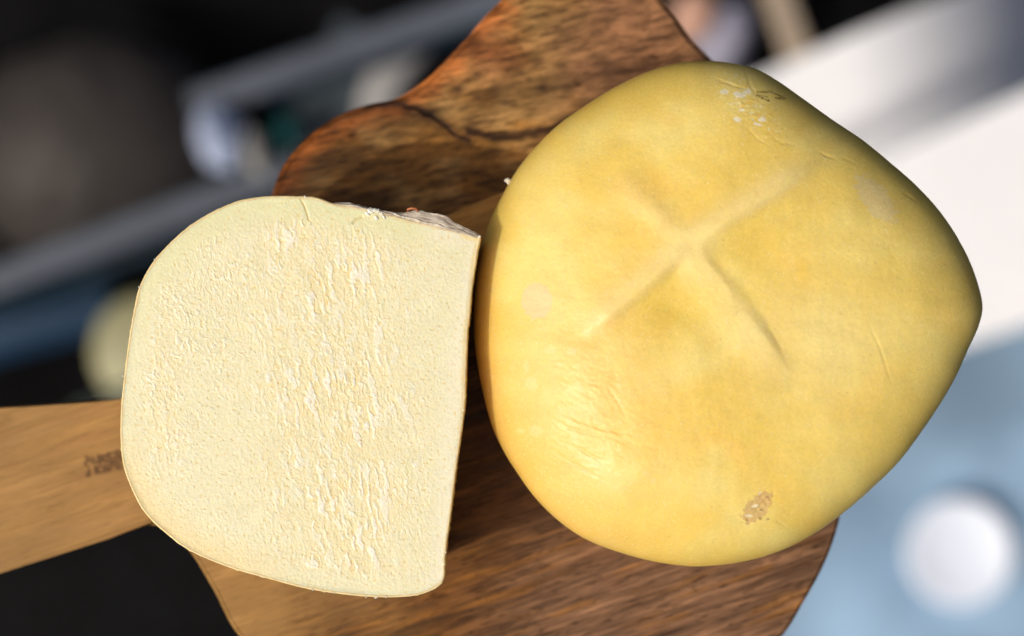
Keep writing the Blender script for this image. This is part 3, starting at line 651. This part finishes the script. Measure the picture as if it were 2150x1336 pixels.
# round black tub, far upper left
tub = thing('black_tub', 'large domed black tub in the far upper left corner, blurred', 'tub', (*P(230, 330, -1.898), -2.025))
dome('lid', (215, 330), 290, 250, -1.937, 0.17, plain('matte_black_plastic', (0.042, 0.037, 0.034), 0.55, 0, 0.2, 4), tub, 64, 20, 0.05, 3)
lathe('rim', (215, 330), [(300, -0.012), (302, 0.0), (294, 0.008), (286, 0.0)], -1.937, M_black, tub)
# blue crate, pale cheese wheel, olive pole on the left
bc = thing('blue_crate', 'dark blue plastic crate left of the half cheese, blurred far below', 'crate', (*P(80, 660, -1.821), ZG))
M_blue = plain('blue_plastic', (0.012, 0.040, 0.085), 0.45, 0, 0.2, 6)
bar('crate_side', (-260, 770), (235, 640), 100, -1.821, 0.11, M_blue, bc, 0.02); bar('crate_rim', (-260, 715), (230, 588), 16, -1.791, 0.02, M_navy, bc, 0.004)
tag(lathe('cheese_wheel', (312, 738), [(124, -0.06), (128, -0.03), (122, -0.008), (104, 0.0), (20, 0.002)], -1.762, plain('pale_green_rind', (0.33, 0.32, 0.17), 0.5, 0, 0.15, 8)), 'pale greenish yellow cheese wheel far below, peeking out left of the half cheese', 'cheese')
bar_o = bar('green_cable_strip', (150, 862), (330, 782), 12, -1.723, 0.01, plain('dark_green_plastic', (0.035, 0.055, 0.05), 0.4), None, 0.002); tag(bar_o, 'dark green strip crossing in front of the pale cheese wheel, above the board handle', 'strip')
bar_o = bar('grey_slat', (170, 885), (330, 808), 20, -1.742, 0.01, plain('grey_green_slat', (0.14, 0.16, 0.13), 0.5), None, 0.003); tag(bar_o, 'grey green slat just above the handle of the paddle board, beside the green strip', 'slat')
# steel bowl behind the upper board
bw = thing('steel_bowl', 'round dish with a wide pale grey rim, half hidden by the acacia board', 'bowl', (*P(1015, 268, -1.762), ZG))
M_rim = plain('pale_grey_enamel', (0.45, 0.44, 0.42), 0.35, 0, 0.1, 6); M_in = plain('black_enamel', (0.004, 0.004, 0.005), 0.5, 0, 0.1, 6)
lathe('rim', (1020, 265), [(245, -0.10), (262, -0.05), (272, 0.0), (262, 0.006), (205, 0.0), (196, -0.006), (196, -0.02)], -1.723, M_rim, bw, 96)
lathe('inside', (1020, 265), [(196, -0.006), (150, -0.05), (60, -0.07)], -1.724, M_in, bw, 96)
# slate panel between the trestle and the dish
sp = bar('slate_panel', (640, 330), (770, 60), 130, -1.898, 0.02, plain('blue_grey_slate', (0.050, 0.068, 0.080), 0.5, 0, 0.2, 8), None, 0.004); tag(sp, 'blue grey slate panel between the upper trestle rail and the dish rim', 'panel')
tag(dome('teal_jar', (612, 275), 30, 40, -1.859, 0.06, plain('teal_glass', (0.012, 0.075, 0.080), 0.4, 0, 0.2, 8)), 'dark teal jar in the black gap left of the acacia board', 'jar')
# upper edge: pinkish cloth, beige slat
tag(dome('bluish_cloth', (1510, 95), 55, 95, -1.859, 0.04, plain('lilac_white_cloth', (0.38, 0.38, 0.48), 0.7, 0, 0.3, 14), None, 48, 12, 0.2, 12, -0.5), 'lilac white crumpled cloth at the top edge, right of the acacia board', 'cloth')
tag(dome('pink_cloth', (1455, 35), 45, 60, -1.821, 0.03, plain('pink_cloth', (0.60, 0.36, 0.26), 0.7, 0, 0.3, 14), None, 48, 12, 0.2, 15, -0.5), 'pinkish beige cloth at the top edge touching the acacia board', 'cloth')
bs = bar('beige_slat', (1615, -60), (1700, 170), 56, -1.762, 0.02, plain('beige_wood', (0.36, 0.29, 0.21), 0.6, 0, 0.15, 8), None, 0.004); tag(bs, 'beige wooden slat in the black gap above the yellow cheese', 'slat')
# white panels at the right, the upper one curving away from the sun
M_white = plain('white_laminate', (0.90, 0.92, 0.93), 0.5, 0, 0.03, 4)
def panel(name, quad, z, mat, label, cat, sag, thick=0.012, n=60):
    q = [np.array(P(a, b_, z)) for a, b_ in quad]; V = []
    for i_ in range(n + 1):
        v = i_ / n
        for j_ in range(n + 1):
            u = j_ / n; p = (q[0] * (1 - u) + q[1] * u) * (1 - v) + (q[3] * (1 - u) + q[2] * u) * v
            V.append((p[0], p[1], z + sag(u, v)))
    o = mesh_obj(name, V, grid_quads(n), mat); m_ = o.modifiers.new('thickness', 'SOLIDIFY'); m_.thickness = thick; m_.offset = -1
    if label: tag(o, label, cat)
    return o
panel('curved_white_panel', [(1320, 285), (2350, -180), (2400, 120), (1400, 540)], -1.762, M_white, 'white panel curving down to grey shade above the right cheese, farther one', 'panel',
      lambda u, v: -1.25 * max(0, u - 0.43) ** 2)
panel('white_counter_panel', [(1380, 545), (2500, 35), (2700, 500), (1600, 868)], -1.683, M_white, 'bright white counter panel right of the whole cheese, nearer of the two', 'panel', lambda u, v: 0.0)
# pale blue cloth and white bowl, lower right
M_cloth = plain('pale_blue_cloth', (0.25, 0.39, 0.54), 0.8, 0, 0.3, 3.2)
panel('pale_blue_cloth', [(1300, 700), (2700, 640), (2700, 2000), (1300, 2000)], -1.918, M_cloth, 'pale blue cloth spread out below the lower right of the whole cheese', 'cloth',
      lambda u, v: 0.012 * math.sin(9 * u + 4 * v) + 0.006 * math.sin(21 * u - 13 * v))
wb = thing('white_bowl', 'bright white round bowl on the pale blue cloth in the lower right corner', 'bowl', (*P(2012, 1165, -1.821), -1.898))
lathe('bowl_body', (2015, 1160), [(60, -0.028), (95, -0.012), (112, 0.0), (114, 0.003), (106, 0.003), (80, -0.006), (30, -0.01)], -1.859, plain('white_porcelain', (0.76, 0.84, 0.95), 0.3, 0, 0.02, 4), wb)
for o in list(bpy.data.objects):
    if '_o' in o.keys(): del o['_o']
